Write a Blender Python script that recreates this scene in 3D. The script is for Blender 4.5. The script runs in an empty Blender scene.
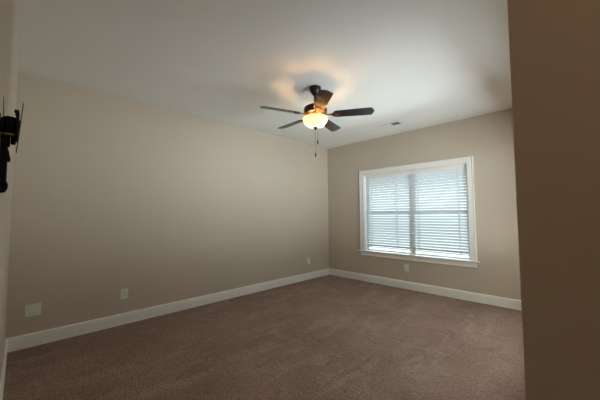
import bpy, bmesh, math, random
from mathutils import Vector, Matrix
R = math.radians
S = bpy.context.scene
COL = S.collection
random.seed(7)

# ------------------------------------------------------------------ camera
H, L, XR, YB = 2.74, 4.831, 3.761, 1.26     # ceiling height, far wall, right wall plane, front face of the corner wall
CX, CY, CZ = 3.918, 0.060, 1.2903
yaw, pitch, roll = R(45.113), R(2.996), R(-0.367)
fwd = Vector((-math.sin(yaw)*math.cos(pitch), math.cos(yaw)*math.cos(pitch), math.sin(pitch)))
rgt = Vector((math.cos(yaw), math.sin(yaw), 0)); upv = rgt.cross(fwd)
r2 = math.cos(roll)*rgt + math.sin(roll)*upv; u2 = -math.sin(roll)*rgt + math.cos(roll)*upv
cam = bpy.data.cameras.new('camera'); camo = bpy.data.objects.new('camera', cam); COL.objects.link(camo)
m = Matrix((r2, u2, -fwd)).transposed().to_4x4(); m.translation = (CX, CY, CZ); camo.matrix_world = m
cam.sensor_width = 36; cam.lens = 280.877/600*36; cam.clip_start = 0.01
S.camera = camo

# ------------------------------------------------------------------ daylight
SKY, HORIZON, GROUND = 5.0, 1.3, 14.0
SIDE_SKY, SIDE_GROUND = 0.9, 6.3
w = bpy.data.worlds.new('daylight'); S.world = w; w.use_nodes = True
nt = w.node_tree; nt.nodes.clear()
tc = nt.nodes.new('ShaderNodeTexCoord'); sx = nt.nodes.new('ShaderNodeSeparateXYZ')
bg = nt.nodes.new('ShaderNodeBackground'); wo = nt.nodes.new('ShaderNodeOutputWorld')
mr = nt.nodes.new('ShaderNodeMapRange'); mr.inputs['From Min'].default_value = -1
nt.links.new(tc.outputs['Generated'], sx.inputs[0]); nt.links.new(sx.outputs['Z'], mr.inputs['Value'])
nt.links.new(bg.outputs[0], wo.inputs[0])
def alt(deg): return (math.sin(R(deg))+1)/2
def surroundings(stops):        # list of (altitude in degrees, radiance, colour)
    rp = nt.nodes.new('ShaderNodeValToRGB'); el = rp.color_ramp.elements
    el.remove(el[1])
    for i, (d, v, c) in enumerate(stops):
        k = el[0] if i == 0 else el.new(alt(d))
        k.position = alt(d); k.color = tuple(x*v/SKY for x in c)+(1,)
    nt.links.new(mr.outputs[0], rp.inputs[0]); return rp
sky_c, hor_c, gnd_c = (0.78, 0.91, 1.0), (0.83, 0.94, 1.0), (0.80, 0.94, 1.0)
# beyond the far wall: sky, a dimmer horizon band, ground glow added to throw light up through the slats
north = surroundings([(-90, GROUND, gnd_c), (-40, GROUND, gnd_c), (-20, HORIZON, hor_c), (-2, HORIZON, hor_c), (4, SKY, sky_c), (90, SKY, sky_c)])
# on the other sides: dim sky over a ground glow raised to light the room from the side
east = surroundings([(-90, SIDE_GROUND, hor_c), (-3, SIDE_GROUND, hor_c), (6, SIDE_SKY, sky_c), (90, SIDE_SKY, sky_c)])
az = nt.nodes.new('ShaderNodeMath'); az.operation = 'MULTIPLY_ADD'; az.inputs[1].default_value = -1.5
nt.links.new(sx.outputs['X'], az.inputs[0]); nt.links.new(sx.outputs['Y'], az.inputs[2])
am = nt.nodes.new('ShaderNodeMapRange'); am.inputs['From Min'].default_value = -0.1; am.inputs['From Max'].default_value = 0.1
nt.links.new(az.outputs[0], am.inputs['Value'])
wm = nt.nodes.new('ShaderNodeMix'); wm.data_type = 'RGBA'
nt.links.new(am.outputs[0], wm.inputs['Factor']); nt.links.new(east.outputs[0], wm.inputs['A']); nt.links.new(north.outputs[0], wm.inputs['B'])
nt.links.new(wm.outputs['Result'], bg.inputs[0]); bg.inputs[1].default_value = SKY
# the window opening as a light portal for the sky
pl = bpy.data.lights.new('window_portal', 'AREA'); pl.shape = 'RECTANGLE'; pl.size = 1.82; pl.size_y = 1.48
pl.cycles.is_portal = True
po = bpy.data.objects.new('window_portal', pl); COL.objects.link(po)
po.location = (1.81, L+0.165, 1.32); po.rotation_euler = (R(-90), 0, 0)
FILL_WY = 3.36      # centre of the unseen window added as fill light, in the right wall behind the corner
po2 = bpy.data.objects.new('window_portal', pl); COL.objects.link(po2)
po2.location = (XR+0.165, FILL_WY, 1.32); po2.rotation_euler = (R(-90), 0, R(-90))

vs = S.view_settings
vs.view_transform = 'Standard'; vs.look = 'None'; vs.gamma = 1; vs.use_curve_mapping = False
vs.exposure = 0.98
S.cycles.max_bounces = 16; S.cycles.diffuse_bounces = 10; S.cycles.glossy_bounces = 4
S.cycles.transmission_bounces = 10; S.cycles.transparent_max_bounces = 12
S.cycles.caustics_reflective = False; S.cycles.caustics_refractive = False
S.cycles.use_denoising = True
S.cycles.sample_clamp_indirect = 40

# ------------------------------------------------------------------ materials
def mat(name, col, rough=0.6, metal=0.0, spec=0.5, noise=None, bump=None, coat=0, emit=None):
    mt = bpy.data.materials.new(name); mt.use_nodes = True
    n = mt.node_tree; p = n.nodes['Principled BSDF']
    p.inputs['Base Color'].default_value = (*col, 1); p.inputs['Roughness'].default_value = rough
    p.inputs['Metallic'].default_value = metal; p.inputs['Specular IOR Level'].default_value = spec
    p.inputs['Coat Weight'].default_value = coat
    if emit: p.inputs['Emission Color'].default_value = (*emit[0], 1); p.inputs['Emission Strength'].default_value = emit[1]
    t = n.nodes.new('ShaderNodeTexCoord')
    if noise:
        sc, col2, detail, stretch = noise
        mp = n.nodes.new('ShaderNodeMapping'); mp.inputs['Scale'].default_value = stretch
        nz = n.nodes.new('ShaderNodeTexNoise'); nz.inputs['Scale'].default_value = sc; nz.inputs['Detail'].default_value = detail
        mx = n.nodes.new('ShaderNodeMix'); mx.data_type = 'RGBA'
        mx.inputs['A'].default_value = (*col, 1); mx.inputs['B'].default_value = (*col2, 1)
        rm = n.nodes.new('ShaderNodeMapRange'); rm.inputs['From Min'].default_value = .35; rm.inputs['From Max'].default_value = .65
        n.links.new(t.outputs['Object'], mp.inputs[0]); n.links.new(mp.outputs[0], nz.inputs[0])
        n.links.new(nz.outputs[0], rm.inputs[0]); n.links.new(rm.outputs[0], mx.inputs['Factor']); n.links.new(mx.outputs['Result'], p.inputs['Base Color'])
    if bump:
        sc, st, dist = bump
        nz = n.nodes.new('ShaderNodeTexNoise'); nz.inputs['Scale'].default_value = sc; nz.inputs['Detail'].default_value = 3
        bp = n.nodes.new('ShaderNodeBump'); bp.inputs['Strength'].default_value = st; bp.inputs['Distance'].default_value = dist
        n.links.new(t.outputs['Object'], nz.inputs[0]); n.links.new(nz.outputs[0], bp.inputs['Height']); n.links.new(bp.outputs[0], p.inputs['Normal'])
    return mt

WALL = (0.575, 0.495, 0.395)
M = dict(
    wall=mat('greige_wall_paint', WALL, 0.55, spec=0.3, noise=(1.2, tuple(c*0.97 for c in WALL), 3, (1, 1, 1)), bump=(180, 0.06, 0.002)),
    ceiling=mat('ceiling_paint', (0.86, 0.845, 0.80), 0.8, spec=0.2, noise=(1.0, (0.84, 0.825, 0.78), 3, (1, 1, 1)), bump=(140, 0.06, 0.002)),
    trim=mat('white_trim_paint', (0.87, 0.85, 0.795), 0.35, spec=0.5, noise=(3, (0.85, 0.83, 0.775), 2, (1, 1, 1))),
    vinyl=mat('white_vinyl', (0.82, 0.83, 0.82), 0.35, noise=(4, (0.80, 0.81, 0.80), 2, (1, 1, 1))),
    plate=mat('white_plastic_plate', (0.80, 0.78, 0.72), 0.4, noise=(30, (0.78, 0.76, 0.70), 2, (1, 1, 1))),
    slot=mat('dark_slot', (0.03, 0.028, 0.025), 0.7, noise=(30, (0.04, 0.035, 0.03), 2, (1, 1, 1))),
    bronze=mat('oil_rubbed_bronze', (0.035, 0.022, 0.016), 0.38, metal=0.6, noise=(25, (0.06, 0.035, 0.022), 3, (1, 1, 1))),
    copper=mat('aged_copper_iron', (0.30, 0.13, 0.06), 0.35, metal=0.85, noise=(60, (0.12, 0.05, 0.025), 3, (1, 1, 1))),
    wood=mat('dark_walnut_blade', (0.022, 0.009, 0.006), 0.33, spec=0.65, noise=(9, (0.010, 0.005, 0.004), 5, (1.2, 14, 14)), coat=0.0),
    black=mat('black_powder_coated_steel', (0.005, 0.005, 0.0055), 0.5, spec=0.25, noise=(50, (0.008, 0.008, 0.0085), 2, (1, 1, 1))),
    brass=mat('brass_cap', (0.75, 0.52, 0.10), 0.5, metal=0.3, noise=(50, (0.45, 0.32, 0.08), 2, (1, 1, 1))),
    vent=mat('white_enamel', (0.72, 0.72, 0.70), 0.4, noise=(30, (0.70, 0.70, 0.68), 2, (1, 1, 1))),
    duct=mat('duct_shade_paint', (0.05, 0.05, 0.052), 0.8, noise=(20, (0.06, 0.06, 0.06), 2, (1, 1, 1))),
)
# carpet: cut pile with vacuum streaks
def carpet_mat():
    mt = bpy.data.materials.new('taupe_carpet_pile'); mt.use_nodes = True
    n = mt.node_tree; p = n.nodes['Principled BSDF']; p.inputs['Roughness'].default_value = 0.95
    p.inputs['Specular IOR Level'].default_value = 0.1
    p.inputs['Sheen Weight'].default_value = 0.08; p.inputs['Sheen Roughness'].default_value = 0.5
    t = n.nodes.new('ShaderNodeTexCoord')
    def noise(sc, det, scale=(1, 1, 1), rz=0, dist=0.0):
        mp = n.nodes.new('ShaderNodeMapping'); mp.inputs['Scale'].default_value = scale; mp.inputs['Rotation'].default_value = (0, 0, rz)
        z = n.nodes.new('ShaderNodeTexNoise'); z.inputs['Scale'].default_value = sc; z.inputs['Detail'].default_value = det
        z.inputs['Distortion'].default_value = dist
        n.links.new(t.outputs['Object'], mp.inputs[0]); n.links.new(mp.outputs[0], z.inputs[0]); return z
    def ramp(src, lo, hi):
        m_ = n.nodes.new('ShaderNodeMapRange'); m_.inputs['From Min'].default_value = lo; m_.inputs['From Max'].default_value = hi
        n.links.new(src.outputs[0], m_.inputs[0]); return m_
    def mix(fac, a, b):
        x = n.nodes.new('ShaderNodeMix'); x.data_type = 'RGBA'
        n.links.new(fac.outputs[0], x.inputs['Factor'])
        for s, v in (('A', a), ('B', b)):
            if isinstance(v, tuple): x.inputs[s].default_value = (*v, 1)
            else: n.links.new(v.outputs['Result'], x.inputs[s])
        return x
    def mul(a, k):
        q = n.nodes.new('ShaderNodeMath'); q.operation = 'MULTIPLY'; n.links.new(a.outputs[0], q.inputs[0]); q.inputs[1].default_value = k; return q
    base = mix(ramp(noise(1.6, 4, (1, 1, 1), 0, 0.6), .38, .62), (0.300, 0.198, 0.152), (0.362, 0.246, 0.195))
    patch = mix(mul(ramp(noise(2.0, 5, (2.4, 0.8, 1), R(-8), 1.0), .52, .68), .5), base, (0.48, 0.355, 0.297))
    streak = mix(mul(ramp(noise(5.0, 4, (0.35, 3.0, 1), R(6), 0.6), .60, .72), .45), patch, (0.49, 0.36, 0.30))
    fleck = mix(mul(ramp(noise(22, 5, (1, 1, 1), 0, 1.8), .52, .66), .45), streak, (0.19, 0.122, 0.092))
    dark = mix(mul(ramp(noise(5, 4, (1, 1, 1), 0, 1.2), .56, .72), .5), fleck, (0.19, 0.12, 0.09))
    tuft = noise(55, 4)
    col = mix(mul(ramp(tuft, .42, .62), .38), dark, (0.14, 0.088, 0.066))
    n.links.new(col.outputs['Result'], p.inputs['Base Color'])
    bp = n.nodes.new('ShaderNodeBump'); bp.inputs['Strength'].default_value = 0.9; bp.inputs['Distance'].default_value = 0.022
    n.links.new(tuft.outputs[0], bp.inputs['Height'])
    bp2 = n.nodes.new('ShaderNodeBump'); bp2.inputs['Strength'].default_value = 0.35; bp2.inputs['Distance'].default_value = 0.03
    z2 = noise(9, 3, (1, 1, 1), 0, 1); n.links.new(z2.outputs[0], bp2.inputs['Height'])
    n.links.new(bp.outputs[0], bp2.inputs['Normal']); n.links.new(bp2.outputs[0], p.inputs['Normal'])
    return mt
M['carpet'] = carpet_mat()
# blind slats: white faux wood that lets some daylight through
def slat_mat():
    mt = bpy.data.materials.new('white_blind_slat'); mt.use_nodes = True
    n = mt.node_tree; n.nodes.clear()
    d = n.nodes.new('ShaderNodeBsdfPrincipled'); d.inputs['Base Color'].default_value = (0.70, 0.71, 0.71, 1); d.inputs['Roughness'].default_value = 0.4
    tr = n.nodes.new('ShaderNodeBsdfTranslucent'); tr.inputs[0].default_value = (0.80, 0.84, 0.86, 1)
    mx = n.nodes.new('ShaderNodeMixShader'); mx.inputs[0].default_value = SLAT_T; o = n.nodes.new('ShaderNodeOutputMaterial')
    t = n.nodes.new('ShaderNodeTexCoord'); z = n.nodes.new('ShaderNodeTexNoise'); z.inputs['Scale'].default_value = 40
    b = n.nodes.new('ShaderNodeBump'); b.inputs['Strength'].default_value = 0.03
    n.links.new(t.outputs['Object'], z.inputs[0]); n.links.new(z.outputs[0], b.inputs['Height']); n.links.new(b.outputs[0], d.inputs['Normal'])
    n.links.new(d.outputs[0], mx.inputs[1]); n.links.new(tr.outputs[0], mx.inputs[2]); n.links.new(mx.outputs[0], o.inputs[0])
    return mt
SLAT_T = 0.12
M['slat'] = slat_mat()
def glass_mat():
    mt = bpy.data.materials.new('window_glass'); mt.use_nodes = True
    n = mt.node_tree; n.nodes.clear()
    a = n.nodes.new('ShaderNodeBsdfTransparent'); a.inputs[0].default_value = (0.93, 0.97, 0.96, 1)
    g_ = n.nodes.new('ShaderNodeBsdfGlossy'); g_.inputs['Roughness'].default_value = 0.02
    f_ = n.nodes.new('ShaderNodeFresnel'); f_.inputs[0].default_value = 1.45
    mx = n.nodes.new('ShaderNodeMixShader'); o = n.nodes.new('ShaderNodeOutputMaterial')
    n.links.new(f_.outputs[0], mx.inputs[0]); n.links.new(a.outputs[0], mx.inputs[1]); n.links.new(g_.outputs[0], mx.inputs[2]); n.links.new(mx.outputs[0], o.inputs[0])
    return mt
M['glass'] = glass_mat()
def bowl_mat():
    mt = bpy.data.materials.new('frosted_alabaster_glass'); mt.use_nodes = True
    n = mt.node_tree; n.nodes.clear()
    t = n.nodes.new('ShaderNodeTexCoord'); z = n.nodes.new('ShaderNodeTexNoise'); z.inputs['Scale'].default_value = 9; z.inputs['Detail'].default_value = 4; z.inputs['Distortion'].default_value = 1.5
    cr = n.nodes.new('ShaderNodeMix'); cr.data_type = 'RGBA'; cr.inputs['A'].default_value = (0.96, 0.87, 0.68, 1); cr.inputs['B'].default_value = (0.94, 0.78, 0.52, 1)
    n.links.new(t.outputs['Object'], z.inputs[0]); n.links.new(z.outputs[0], cr.inputs['Factor'])
    tr = n.nodes.new('ShaderNodeBsdfTranslucent'); n.links.new(cr.outputs['Result'], tr.inputs[0])
    d = n.nodes.new('ShaderNodeBsdfPrincipled'); d.inputs['Roughness'].default_value = 0.25; n.links.new(cr.outputs['Result'], d.inputs['Base Color'])
    mx = n.nodes.new('ShaderNodeMixShader'); mx.inputs[0].default_value = 0.75; o = n.nodes.new('ShaderNodeOutputMaterial')
    n.links.new(d.outputs[0], mx.inputs[1]); n.links.new(tr.outputs[0], mx.inputs[2]); n.links.new(mx.outputs[0], o.inputs[0])
    return mt
M['bowl'] = bowl_mat()
M['bulb'] = mat('frosted_bulb', (0.9, 0.85, 0.75), 0.4, noise=(20, (0.88, 0.83, 0.73), 2, (1, 1, 1)), emit=((1.0, 0.76, 0.48), 30.0))

# ------------------------------------------------------------------ mesh helpers
def bx(bm, x0, x1, y0, y1, z0, z1, bev=0.0, mtx=None):
    b = bmesh.new()
    vs_ = [b.verts.new((x, y, z)) for x in (x0, x1) for y in (y0, y1) for z in (z0, z1)]
    for f in ((0, 1, 3, 2), (4, 6, 7, 5), (0, 4, 5, 1), (2, 3, 7, 6), (0, 2, 6, 4), (1, 5, 7, 3)):
        b.faces.new([vs_[i] for i in f])
    bmesh.ops.recalc_face_normals(b, faces=b.faces)
    if bev: bmesh.ops.bevel(b, geom=list(b.edges), offset=bev, segments=2, profile=0.5, affect='EDGES')
    merge(bm, b, mtx)
def merge(bm, b, mtx=None):
    if mtx: bmesh.ops.transform(b, matrix=mtx, verts=b.verts)
    me = bpy.data.meshes.new('tmp'); b.to_mesh(me); b.free(); bm.from_mesh(me); bpy.data.meshes.remove(me)
def lathe(bm, prof, n=48, mtx=None, close=True):
    b = bmesh.new(); rings = []
    for r_, z in prof:
        if r_ < 1e-6: rings.append([b.verts.new((0, 0, z))])
        else: rings.append([b.verts.new((r_*math.cos(2*math.pi*i/n), r_*math.sin(2*math.pi*i/n), z)) for i in range(n)])
    for a, c in zip(rings, rings[1:]):
        for i in range(n):
            j = (i+1) % n
            if len(a) == 1: b.faces.new((a[0], c[i], c[j]))
            elif len(c) == 1: b.faces.new((a[i], a[j], c[0]))
            else: b.faces.new((a[i], a[j], c[j], c[i]))
    if close:
        for rg in (rings[0], rings[-1]):
            if len(rg) > 1: b.faces.new(rg)
    bmesh.ops.recalc_face_normals(b, faces=b.faces)
    merge(bm, b, mtx)
def tube(bm, p, q, r_, n=16, r1=None):
    p, q = Vector(p), Vector(q); d = q-p
    mt = Matrix.Translation(p) @ d.to_track_quat('Z', 'Y').to_matrix().to_4x4()
    lathe(bm, [(r_, 0), (r_ if r1 is None else r1, d.length)], n, mt)
def extrude_poly(bm, pts, z0, z1, bev=0, mtx=None):     # outline in xy, thickness in z
    b = bmesh.new(); lo = [b.verts.new((x, y, z0)) for x, y in pts]; hi = [b.verts.new((x, y, z1)) for x, y in pts]
    b.faces.new(lo[::-1]); b.faces.new(hi)
    for i in range(len(pts)):
        j = (i+1) % len(pts); b.faces.new((lo[i], lo[j], hi[j], hi[i]))
    bmesh.ops.recalc_face_normals(b, faces=b.faces)
    if bev: bmesh.ops.bevel(b, geom=list(b.edges), offset=bev, segments=2, profile=0.5, affect='EDGES')
    merge(bm, b, mtx)
def prism(bm, prof, axis, a0, a1):     # prof = list of (u,v): axis 'x' -> (y,z), axis 'y' -> (x,z)
    b = bmesh.new()
    f = (lambda u, v, a: (a, u, v)) if axis == 'x' else (lambda u, v, a: (u, a, v))
    A = [b.verts.new(f(u, v, a0)) for u, v in prof]; B = [b.verts.new(f(u, v, a1)) for u, v in prof]
    b.faces.new(A); b.faces.new(B[::-1])
    for i in range(len(prof)):
        j = (i+1) % len(prof); b.faces.new((A[i], A[j], B[j], B[i]))
    bmesh.ops.recalc_face_normals(b, faces=b.faces); merge(bm, b)
def obj(name, bm, m_, parent=None, smooth=False, label=None):
    me = bpy.data.meshes.new(name); bm.to_mesh(me); bm.free(); me.materials.append(m_)
    if smooth:
        for f in me.polygons: f.use_smooth = True
        me.set_sharp_from_angle(angle=R(40))
    o = bpy.data.objects.new(name, me); COL.objects.link(o)
    if parent: o.parent = parent
    if label: o['label'] = label
    return o
def box(name, a, m_, parent=None, bev=0.0, **k):
    bm = bmesh.new(); bx(bm, *a, bev); return obj(name, bm, m_, parent, **k)
def struct(o, label=None, cat=None):
    o['kind'] = 'structure'
    if label: o['label'] = label
    if cat: o['category'] = cat
    return o
def thing(name, label, cat, loc=(0, 0, 0), rot=(0, 0, 0), group=None):
    o = bpy.data.objects.new(name, None); COL.objects.link(o); o.location = loc; o.rotation_euler = rot
    o.empty_display_size = 0.05; o['label'] = label; o['category'] = cat
    if group: o['group'] = group
    return o

# ------------------------------------------------------------------ room shell
T = 0.14
XE = 5.2        # far end of the entry passage on the right
struct(box('floor', (-T, XE+T, -T, L+T, -0.1, 0), M['carpet']), 'brown taupe cut pile carpet covering the whole floor', 'floor')
struct(box('ceiling', (-T, XE+T, -T, L+T, H, H+0.1), M['ceiling']), 'pale painted ceiling above the ceiling fan', 'ceiling')
struct(box('wall_left', (-T, 0, -T, L+T, 0, H), M['wall']), 'long plain greige wall on the left', 'wall')
struct(box('wall_near', (0, XE, -T, 0, 0, H), M['wall']), 'greige wall at the left edge holding the bracket', 'wall')
struct(box('wall_entry', (XE, XE+T, -T, YB+T, 0, H), M['wall']), 'greige end wall of the entry passage', 'wall')
# wall on the right: an L, its outside corner is the dark edge at the right of the picture
WX0, WX1, WZ0, WZ1 = 0.908, 2.712, 0.575, 2.060     # window opening
HW = (WX1-WX0)/2
bm = bmesh.new()
bx(bm, XR, XE, YB, YB+T, 0, H)
for a in ((YB+T, FILL_WY-HW, 0, H), (FILL_WY+HW, L+T, 0, H), (FILL_WY-HW, FILL_WY+HW, 0, WZ0), (FILL_WY-HW, FILL_WY+HW, WZ1, H)):
    bx(bm, XR, XR+T, a[0], a[1], a[2], a[3])
bmesh.ops.remove_doubles(bm, verts=bm.verts, dist=1e-5)
struct(obj('wall_right', bm, M['wall']), 'shaded greige wall whose outside corner stands nearest on the right', 'wall')
# back wall with the window opening
bm = bmesh.new()
for a in ((0, WX0, 0, H), (WX1, XR, 0, H), (WX0, WX1, 0, WZ0), (WX0, WX1, WZ1, H)):
    bx(bm, a[0], a[1], L, L+T, a[2], a[3])
bmesh.ops.remove_doubles(bm, verts=bm.verts, dist=1e-5)
struct(obj('wall_back', bm, M['wall']), 'greige far wall holding the window', 'wall')

# baseboards, profile (distance from wall, height)
BP = [(0, 0), (0.016, 0), (0.016, 0.098), (0.0115, 0.103), (0.0115, 0.107), (0.0155, 0.111), (0.0160, 0.116), (0.0120, 0.122), (0.006, 0.130), (0, 0.132)]
def baseboard(name, axis, wall, sgn, a0, a1, label):
    bm = bmesh.new(); prism(bm, [(wall+sgn*u, v) for u, v in BP], axis, a0, a1)
    return struct(obj(name, bm, M['trim']), label, 'baseboard')
baseboard('baseboard_left', 'y', 0, 1, 0, L, 'white baseboard along the long left wall')
baseboard('baseboard_back', 'x', L, -1, 0, XR, 'white baseboard under the window wall')
baseboard('baseboard_near', 'x', 0, 1, 0, XE, 'white baseboard at the lower left picture edge')
baseboard('baseboard_right', 'y', XR, -1, YB, L, 'white baseboard along the right wall')
baseboard('baseboard_entry', 'x', YB, -1, XR-0.016, XE, 'white baseboard in the entry passage')

# ------------------------------------------------------------------ window
win = bpy.data.objects.new('window_1', None); COL.objects.link(win); win.location = (1.81, L, WZ0)
struct(win, 'white cased twin window with sill in the far wall', 'window')
def wpart(name, boxes, m_, parent=win, bev=0.002, label=None):
    bm = bmesh.new()
    for a in boxes: bx(bm, *a, bev)
    o = obj(name, bm, m_, None, label=label); o.parent = parent
    mats = parent.matrix_basis if parent is win else win.matrix_basis
    o.matrix_parent_inverse = Matrix.Translation(-win.location)
    return o
CW = 0.088
# casing: flat board with a raised back band on its outer edge
def casing(name, x0, x1, z0, z1, band):
    return wpart(name, [(x0, x1, L-0.017, L, z0, z1), band], M['trim'])
casing('casing', WX0-CW, WX0, WZ0+0.02, WZ1+CW, (WX0-CW, WX0-CW+0.016, L-0.024, L, WZ0+0.02, WZ1+CW))
casing('casing', WX1, WX1+CW, WZ0+0.02, WZ1+CW, (WX1+CW-0.016, WX1+CW, L-0.024, L, WZ0+0.02, WZ1+CW))
casing('casing', WX0+0.0005, WX1-0.0005, WZ1, WZ1+CW, (WX0-CW+0.017, WX1+CW-0.017, L-0.0238, L, WZ1+CW-0.016, WZ1+CW-0.0002))
wpart('window_sill', [(WX0-CW-0.035, WX1+CW+0.035, L-0.050, L, WZ0, WZ0+0.020), (WX0+0.0005, WX1-0.0005, L-0.001, L+0.10, WZ0, WZ0+0.0195)], M['trim'], bev=0.004)
wpart('apron', [(WX0-CW, WX1+CW, L-0.016, L, WZ0-0.080, WZ0-0.0003), (WX0-CW, WX1+CW, L-0.021, L, WZ0-0.080, WZ0-0.062)], M['trim'])
# jamb lining
wpart('jamb', [(WX0, WX0+0.012, L+0.0005, L+T, WZ0+0.02, WZ1), (WX1-0.012, WX1, L+0.0005, L+T, WZ0+0.02, WZ1), (WX0+0.012, WX1-0.012, L+0.0005, L+T, WZ1-0.012, WZ1)], M['trim'], bev=0.001)
# two double-hung units and the mullion between them
XM = (WX0+WX1)/2
wpart('mullion', [(XM-0.022, XM+0.022, L+0.092, L+T, WZ0+0.02, WZ1-0.012)], M['vinyl'])
ZM = 1.310
for x0, x1 in ((WX0+0.012, XM-0.022), (XM+0.022, WX1-0.012)):
    for z0, z1, y0 in ((WZ0+0.02, ZM+0.014, L+0.090), (ZM-0.014, WZ1-0.012, L+0.116)):
        y1 = y0+0.024; s = 0.027
        sash = wpart('sash', [(x0, x0+s, y0, y1, z0, z1), (x1-s, x1, y0, y1, z0, z1), (x0+s, x1-s, y0, y1, z0, z0+s-0.006), (x0+s, x1-s, y0, y1, z1-s, z1)], M['vinyl'])
        gl = wpart('pane', [(x0+s-0.004, x1-s+0.004, y0+0.010, y0+0.014, z0+s-0.010, z1-s+0.004)], M['glass'], bev=0)
        gl.matrix_parent_inverse = Matrix.Identity(4); gl.parent = sash; gl.matrix_parent_inverse = Matrix.Identity(4)

# unseen copy of the window, added in the right wall to brighten the room
def copy_tree(o, parent=None):
    c = o.copy(); COL.objects.link(c)
    if parent: c.parent = parent
    for ch in list(o.children): copy_tree(ch, c)
    return c
fill_win = copy_tree(win); fill_win.name = 'fill_window'; fill_win.location = (XR, FILL_WY, WZ0); fill_win.rotation_euler = (0, 0, R(-90))
fill_win['label'] = 'added unseen twin window in the wall on the right, for fill light'

# ------------------------------------------------------------------ blind
BX0, BX1 = WX0+0.016, WX1-0.016
blind = thing('window_blind', 'wide white horizontal slat blind hanging inside the cased window', 'blind', (1.81, L+0.04, WZ0+0.02))
def bpart(name, bm, m_, parent=blind, label=None, smooth=False):
    o = obj(name, bm, m_, parent, smooth, label)
    if parent is blind: o.matrix_parent_inverse = Matrix.Translation(-blind.location)
    return o
YS = L+0.050
bm = bmesh.new(); bx(bm, BX0, BX1, L+0.022, L+0.028, 1.984, 2.046, 0.003); bpart('valance', bm, M['trim'])
bm = bmesh.new(); bx(bm, BX0+0.004, BX1-0.004, L+0.029, L+0.072, 2.000, 2.046, 0.002); bpart('headrail', bm, M['trim'])
ZB, ZT, PITCH, TILT, SW = 0.668, 1.985, 0.0455, R(53), 0.050
n_sl = 29
prof = []
for i in range(7):
    u = -SW/2+SW*i/6; prof.append((u, 0.0026*(1-(2*u/SW)**2)))
top = [(u, v+0.0014) for u, v in prof]; bot = [(u, v-0.0014) for u, v in prof][::-1]
ca, sa = math.cos(TILT), math.sin(TILT)
first = None
for i in range(n_sl):
    z = ZB+0.032+PITCH*i
    if first is None:
        bm = bmesh.new()
        # the room edge of every slat is tipped up
        prism(bm, [(u*ca+v*sa, -u*sa+v*ca) for u, v in top+bot], 'x', BX0, BX1)
        first = obj('slat', bm, M['slat'], blind, True); s = first
    else:
        s = first.copy(); COL.objects.link(s); s.parent = blind
    s.matrix_parent_inverse = Matrix.Translation(-blind.location); s.location = (0, YS, z)
bm = bmesh.new(); bx(bm, BX0, BX1, YS-0.026, YS+0.026, ZB-0.010, ZB+0.006, 0.004); bpart('bottom_rail', bm, M['slat'])
for fx in (0.06, 0.355, 0.575, 0.93):
    x = BX0+(BX1-BX0)*fx
    bm = bmesh.new()
    for y in (YS-0.0245, YS+0.0245): tube(bm, (x, y, ZB-0.02), (x, y, 2.0), 0.0050, 8)
    bpart('ladder_cord', bm, M['slat'])

# ------------------------------------------------------------------ ceiling fan
FX, FY = 1.822, 2.403
fan = thing('ceiling_fan', 'dark bronze five blade ceiling fan with lit bowl light', 'ceiling fan', (FX, FY, H))
def fpart(name, bm, m_, parent=fan, smooth=True, label=None): return obj(name, bm, m_, parent, smooth, label)
def zz(pr): return [(r_, z-H) for r_, z in pr]
bm = bmesh.new(); lathe(bm, zz([(0.066, H), (0.068, H-0.010), (0.064, H-0.030), (0.050, H-0.060), (0.034, H-0.082), (0.024, H-0.090), (0.0, H-0.090)])); fpart('canopy', bm, M['bronze'])
bm = bmesh.new(); lathe(bm, zz([(0.014, H-0.088), (0.014, 2.555), (0.026, 2.550), (0.028, 2.530), (0.028, 2.520), (0.0, 2.52)]), 24); fpart('downrod', bm, M['bronze'])
bm = bmesh.new(); lathe(bm, zz([(0, 2.528), (0.055, 2.527), (0.100, 2.520), (0.124, 2.506), (0.131, 2.490), (0.131, 2.462), (0.128, 2.458), (0.128, 2.452), (0.131, 2.448), (0.126, 2.436), (0.100, 2.428), (0, 2.428)])); fpart('motor_housing', bm, M['bronze'])
bm = bmesh.new(); lathe(bm, zz([(0, 2.4278), (0.095, 2.4278), (0.098, 2.423), (0.088, 2.416), (0.062, 2.410), (0.055, 2.402), (0.058, 2.392), (0.068, 2.388), (0.068, 2.380), (0, 2.380)])); fpart('switch_housing', bm, M['copper'], label='copper toned switch housing above the bowl')
ZBL = 2.412-H
def blade_outline():
    pts = []
    r0, r1 = 0.205, 0.648
    w0, w1 = 0.060, 0.069
    top_ = [(r0, 0.030), (r0+0.012, w0-0.008), (r0+0.03, w0)] + [(r0+0.03+(r1-0.045-r0-0.03)*t/6, w0+(w1-w0)*t/6) for t in range(1, 7)] + [(r1-0.030, w1), (r1-0.012, w1*0.62), (r1+0.002, 0.0)]
    return top_ + [(x, -y) for x, y in top_[::-1] if y > 0]
PITCHB = R(13)
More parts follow.
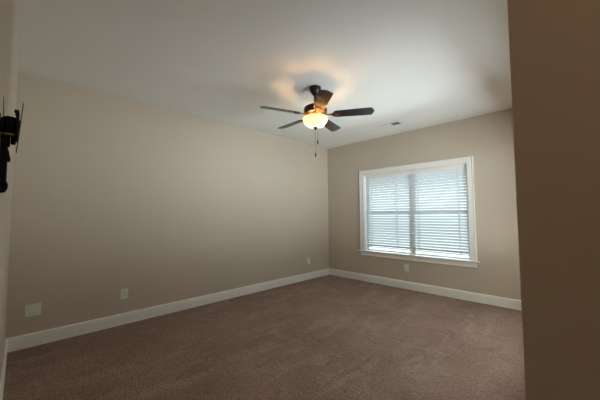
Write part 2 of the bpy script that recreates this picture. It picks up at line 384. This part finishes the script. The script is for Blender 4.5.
for k in range(5):
    a = R(33.3+72*k)
    rz = Matrix.Rotation(a, 4, 'Z')
    # clockwise edge of each blade (seen from above) rides higher
    mt = Matrix.Translation((0, 0, ZBL)) @ Matrix.Rotation(-PITCHB, 4, 'X')
    bm = bmesh.new(); extrude_poly(bm, blade_outline(), 0, 0.0065, 0.0018, mt)
    bl = fpart('blade', bm, M['wood'], smooth=False); bl.rotation_euler = (0, 0, a)
    # ornate iron: forked plate under the blade root, waist, flange at the motor
    bm = bmesh.new()
    plate = [(0.178, 0.012), (0.196, 0.034), (0.226, 0.044), (0.250, 0.036), (0.256, 0.024), (0.240, 0.013), (0.252, 0.010), (0.272, 0.006), (0.276, 0)]
    extrude_poly(bm, plate+[(x, -y) for x, y in plate[::-1] if y > 0], -0.006, -0.0008, 0.0015, mt)
    arm = [(0.080, 0.020), (0.100, 0.026), (0.118, 0.014), (0.150, 0.010), (0.190, 0.016)]
    extrude_poly(bm, arm+[(x, -y) for x, y in arm[::-1]], -0.0045, 0.0045, 0.0015, Matrix.Translation((0, 0, ZBL+0.001)) @ Matrix.Rotation(-PITCHB*0.5, 4, 'X'))
    for sx_, sy_ in ((0.215, 0.026), (0.215, -0.026), (0.250, 0.0)):
        lathe(bm, [(0, -0.010), (0.004, -0.009), (0.006, -0.006)], 10, mt @ Matrix.Translation((sx_, sy_, 0)))
    fpart('blade_iron', bm, M['copper'], bl, smooth=False, label='copper toned blade bracket')
# bowl with open rim
bw = [(0.138, 2.386), (0.139, 2.378), (0.136, 2.360), (0.127, 2.336), (0.110, 2.312), (0.085, 2.293), (0.055, 2.281), (0.020, 2.276), (0.008, 2.2755)]
inn = [(max(r_-0.0045, 0.008), z+0.0035) for r_, z in bw[::-1]]; inn[-1] = (0.1335, 2.386)
bm = bmesh.new(); lathe(bm, zz(bw+inn+[bw[0]]), 56, close=False); bmesh.ops.remove_doubles(bm, verts=bm.verts, dist=1e-6)
bowl = fpart('glass_bowl', bm, M['bowl'], label='glowing frosted amber glass bowl')
bm = bmesh.new(); lathe(bm, zz([(0, 2.282), (0.010, 2.282), (0.024, 2.278), (0.026, 2.272), (0.016, 2.264), (0.008, 2.258), (0.009, 2.252), (0.005, 2.246), (0, 2.245)]), 24); fpart('finial', bm, M['bronze'])
bm = bmesh.new(); lathe(bm, zz([(0.005, 2.3805), (0.005, 2.281)]), 10); fpart('centre_rod', bm, M['copper'])
for k in range(2):
    a = R(40+180*k); x, y = 0.060*math.cos(a), 0.060*math.sin(a)
    bm = bmesh.new(); lathe(bm, [(0, 0.062), (0.011, 0.060), (0.012, 0.040), (0.018, 0.028), (0.021, 0.016), (0.018, 0.004), (0.008, -0.003), (0, -0.004)], 16, Matrix.Translation((x, y, 2.302-H))); fpart('bulb', bm, M['bulb'])
    ld = bpy.data.lights.new('bulb_light', 'POINT'); ld.energy = 30.0; ld.color = (1.0, 0.52, 0.21); ld.shadow_soft_size = 0.022
    lo = bpy.data.objects.new('bulb_light', ld); COL.objects.link(lo); lo.parent = fan; lo.location = (x, y, 2.318-H)
# pull chains: one through the finial, one behind the bowl
away = Vector((-0.66, 0.75, 0)); side = Vector((0.75, 0.66, 0))
p2 = away*0.150+side*0.024
for (px, py, zt, zb) in ((0.0, 0.0, 2.247, 1.985), (p2.x, p2.y, 2.395, 2.170)):
    bm = bmesh.new(); nb = int((zt-zb)/0.0065)
    tube(bm, (px, py, zb-H), (px, py, zt-H), 0.0011, 6)
    for i in range(nb):
        z = zb+(zt-zb)*(i+.5)/nb-H
        lathe(bm, [(0, -0.0024), (0.0019, -0.0011), (0.0019, 0.0011), (0, 0.0024)], 6, Matrix.Translation((px, py, z)))
    if px: tube(bm, (px*0.40, py*0.40, 2.396-H), (px, py, 2.396-H), 0.003, 8)
    ch = fpart('pull_chain', bm, M['bronze'])
    bm = bmesh.new(); lathe(bm, [(0, 0.008), (0.004, 0.006), (0.006, -0.004), (0.0085, -0.026), (0.0075, -0.038), (0, -0.041)], 12, Matrix.Translation((px, py, zb-0.004-H))); fpart('pull_knob', bm, M['black'], ch, label='black pull knob')

# ------------------------------------------------------------------ ceiling register
VX, VY = 1.795, 4.268
vent = thing('ceiling_vent', 'small white ceiling air register between fan and window', 'vent', (VX, VY, H))
bm = bmesh.new()
for a in ((-0.165, 0.165, -0.082, -0.060), (-0.165, 0.165, 0.060, 0.082), (-0.165, -0.142, -0.060, 0.060), (0.142, 0.165, -0.060, 0.060)):
    bx(bm, a[0], a[1], a[2], a[3], -0.010, 0.0, 0.002)
bx(bm, -0.005, 0.005, -0.060, 0.060, -0.009, 0.0)
obj('frame', bm, M['vent'], vent)
bm = bmesh.new(); bx(bm, -0.143, 0.143, -0.061, 0.061, -0.0018, -0.0002); obj('backing', bm, M['duct'], vent, label='dark plate standing for the shade inside the vent')  # flat dark plate, shade of the hollow behind the louvers put into its colour
for side_ in (-1, 1):
    for i in range(7):
        x = side_*(0.018+i*0.0178)
        bm = bmesh.new(); bx(bm, -0.0050, 0.0050, -0.060, 0.060, -0.0006, 0.0006, 0, Matrix.Translation((x, 0, -0.0068)) @ Matrix.Rotation(side_*R(38), 4, 'Y'))
        obj('louver', bm, M['vent'], vent)

# ------------------------------------------------------------------ warm fill lamp added out of view to brighten the corner wall
fill_can = thing('entry_fill_light', 'added round fill lamp in the ceiling of the entry passage, out of view', 'fill light', (4.70, 0.62, H))
bm = bmesh.new(); lathe(bm, [(0.060, -0.0015), (0.062, -0.008), (0.085, -0.006), (0.092, 0.0), (0.060, 0.0)], 40, close=False); obj('trim_ring', bm, M['vent'], fill_can, True)
bm = bmesh.new(); lathe(bm, [(0, -0.003), (0.061, -0.003), (0.061, -0.001), (0, -0.001)], 40); obj('lens', bm, mat('warm_fill_lens', (0.9, 0.82, 0.7), 0.5, noise=(20, (0.88, 0.8, 0.68), 2, (1, 1, 1)), emit=((1.0, 0.72, 0.45), 4.0)), fill_can, True)
cl = bpy.data.lights.new('fill_light', 'AREA'); cl.shape = 'DISK'; cl.size = 0.11; cl.energy = 1.4; cl.color = (1.0, 0.74, 0.50)
clo = bpy.data.objects.new('fill_light', cl); COL.objects.link(clo); clo.parent = fill_can; clo.location = (0, 0, -0.006)

# ------------------------------------------------------------------ wall plates.  local frame: x along wall, y out of the wall, z up
def outlet(label, loc, rz, wide=0.078, duplex=True):
    t = thing('power_outlet' if duplex else 'blank_wall_plate', label, 'outlet' if duplex else 'wall plate', loc, (0, 0, rz), 'duplex outlets low on the walls' if duplex else None)
    hz = 0.059
    bm = bmesh.new(); bx(bm, -wide/2, wide/2, 0.0, 0.006, -hz, hz, 0.0022); obj('cover_plate', bm, M['plate'], t)
    if duplex:
        for s in (-1, 1):
            bm = bmesh.new(); pts = [(0.017*math.cos(q)*1.0, max(-0.0135, min(0.0135, 0.017*math.sin(q)))) for q in [2*math.pi*i/24 for i in range(24)]]
            extrude_poly(bm, pts, 0, 0.0030, 0.0004, Matrix.Translation((0, 0.0050, s*0.0195)) @ Matrix.Rotation(R(-90), 4, 'X'))
            rc = obj('receptacle', bm, M['plate'], t)
            bm = bmesh.new()
            for x_, h_ in ((-0.0065, 0.0045), (0.0065, 0.0036)): bx(bm, x_-0.0011, x_+0.0011, 0.0075, 0.00825, s*0.0195+0.0022-h_, s*0.0195+0.0022+h_)
            lathe(bm, [(0.0023, 0), (0.0023, 0.0008)], 10, Matrix.Translation((0, 0.0075, s*0.0195-0.0082)) @ Matrix.Rotation(R(-90), 4, 'X'))
            obj('slot', bm, M['slot'], rc, label='dark plug slots')
        scr = (0.0,)
    else:
        scr = (-0.023, 0.023)
    for sx_ in scr:
        for sz in ((0.0,) if duplex else (-0.042, 0.042)):
            bm = bmesh.new(); lathe(bm, [(0.0034, 0), (0.0032, 0.0009), (0, 0.0012)], 12, Matrix.Translation((sx_, 0.0058, sz)) @ Matrix.Rotation(R(-90), 4, 'X')); obj('screw', bm, M['vent'], t)
    return t
outlet('white duplex outlet low on the left wall, nearer the wide blank plate', (0, 0.977, 0.358), R(-90))
outlet('white duplex outlet low on the left wall, close to the far corner', (0, 4.193, 0.356), R(-90))
outlet('white duplex outlet under the window on the far wall', (1.733, L, 0.359), R(180))
outlet('wide white blank wall plate at the left end of the long wall', (0, 0.184, 0.357), R(-90), 0.118, False)

# ------------------------------------------------------------------ bracket for a television on the near wall, folded flat
tv = thing('tv_wall_mount', 'black folding television bracket on the wall at the left edge', 'wall mount', (2.60, 0, 1.50))
def tpart(name, bm, m_=None, smooth=False, label=None, parent=tv):
    return obj(name, bm, m_ or M['black'], parent, smooth, label)
TY = Matrix.Rotation(R(-90), 4, 'X')
bm = bmesh.new(); bx(bm, -0.035, 0.035, 0.0005, 0.006, -0.12, 0.12, 0.002)
for z in (-0.09, 0.09): lathe(bm, [(0.008, 0), (0.008, 0.004), (0.004, 0.006), (0, 0.006)], 6, Matrix.Translation((0.02, 0.006, z)) @ TY)
tpart('wall_plate', bm)
# thin upright guide bar close to the wall
bm = bmesh.new(); prism(bm, [(0.0125, 0.05), (0.0150, 0.05), (0.0105, 0.180), (0.0095, 0.180)], 'x', -0.006, 0.006); bx(bm, -0.006, 0.006, 0.004, 0.012, 0.07, 0.10, 0.001); tpart('guide_bar', bm)
bm = bmesh.new(); lathe(bm, [(0, 0.118), (0.013, 0.118), (0.018, 0.115), (0.0210, 0.110), (0.0210, 0.064), (0.0185, 0.061)], 28, Matrix.Translation((0.0, 0.0275, 0)))
bx(bm, -0.015, 0.015, 0.006, 0.016, 0.066, 0.108, 0.002); piv = tpart('pivot', bm, smooth=True)
bm = bmesh.new(); lathe(bm, [(0.0, 0.0615), (0.0185, 0.0615), (0.0185, 0.0590), (0.0165, 0.0575), (0, 0.0575)], 28, Matrix.Translation((0, 0.0270, 0))); obj('bearing_cap', bm, M['brass'], piv, True, 'brass coloured cap under the pivot')
def rail(x, y0, y1, z0, z1):
    bm = bmesh.new(); d = (y1-y0)/(z1-z0)
    mt = Matrix.Translation((x, y0, z0)) @ Matrix.Rotation(-math.atan(d), 4, 'X')
    Lr = math.hypot(z1-z0, y1-y0)
    bx(bm, -0.014, 0.014, -0.001, 0.001, 0, Lr, 0.0005, mt); bx(bm, -0.014, -0.0115, -0.006, 0.0, 0.06, Lr-0.055, 0.0005, mt)
    tpart('screen_rail', bm)
rail(-0.01, 0.0445, 0.0560, 0.004, 0.172)
bm = bmesh.new(); bx(bm, -0.02, 0.03, 0.040, 0.0485, 0.040, 0.132, 0.002); bx(bm, -0.020, -0.004, 0.030, 0.042, 0.030, 0.058, 0.002)
lathe(bm, [(0.006, 0), (0.006, 0.005), (0, 0.006)], 10, Matrix.Translation((0.010, 0.036, 0.138)) @ TY); bx(bm, 0.004, 0.016, 0.038, 0.0475, 0.124, 0.142, 0.001)
tpart('tilt_head', bm)
# folded arm hanging under the pivot, with its clamp and foot
bm = bmesh.new(); bx(bm, -0.034, -0.010, 0.007, 0.0245, -0.105, 0.064, 0.003); tpart('arm', bm)
bm = bmesh.new(); prism(bm, [(0.024, 0.012), (0.0265, 0.010), (0.0315, -0.020), (0.030, -0.028), (0.024, -0.028)], 'x', -0.030, -0.012); bx(bm, -0.032, -0.012, 0.022, 0.0290, 0.022, 0.060, 0.002); tpart('clamp', bm)
bm = bmesh.new(); prism(bm, [(0.006, -0.100), (0.026, -0.096), (0.0285, -0.104), (0.0275, -0.118), (0.022, -0.130), (0.006, -0.133)], 'x', -0.038, -0.006); tpart('foot', bm)
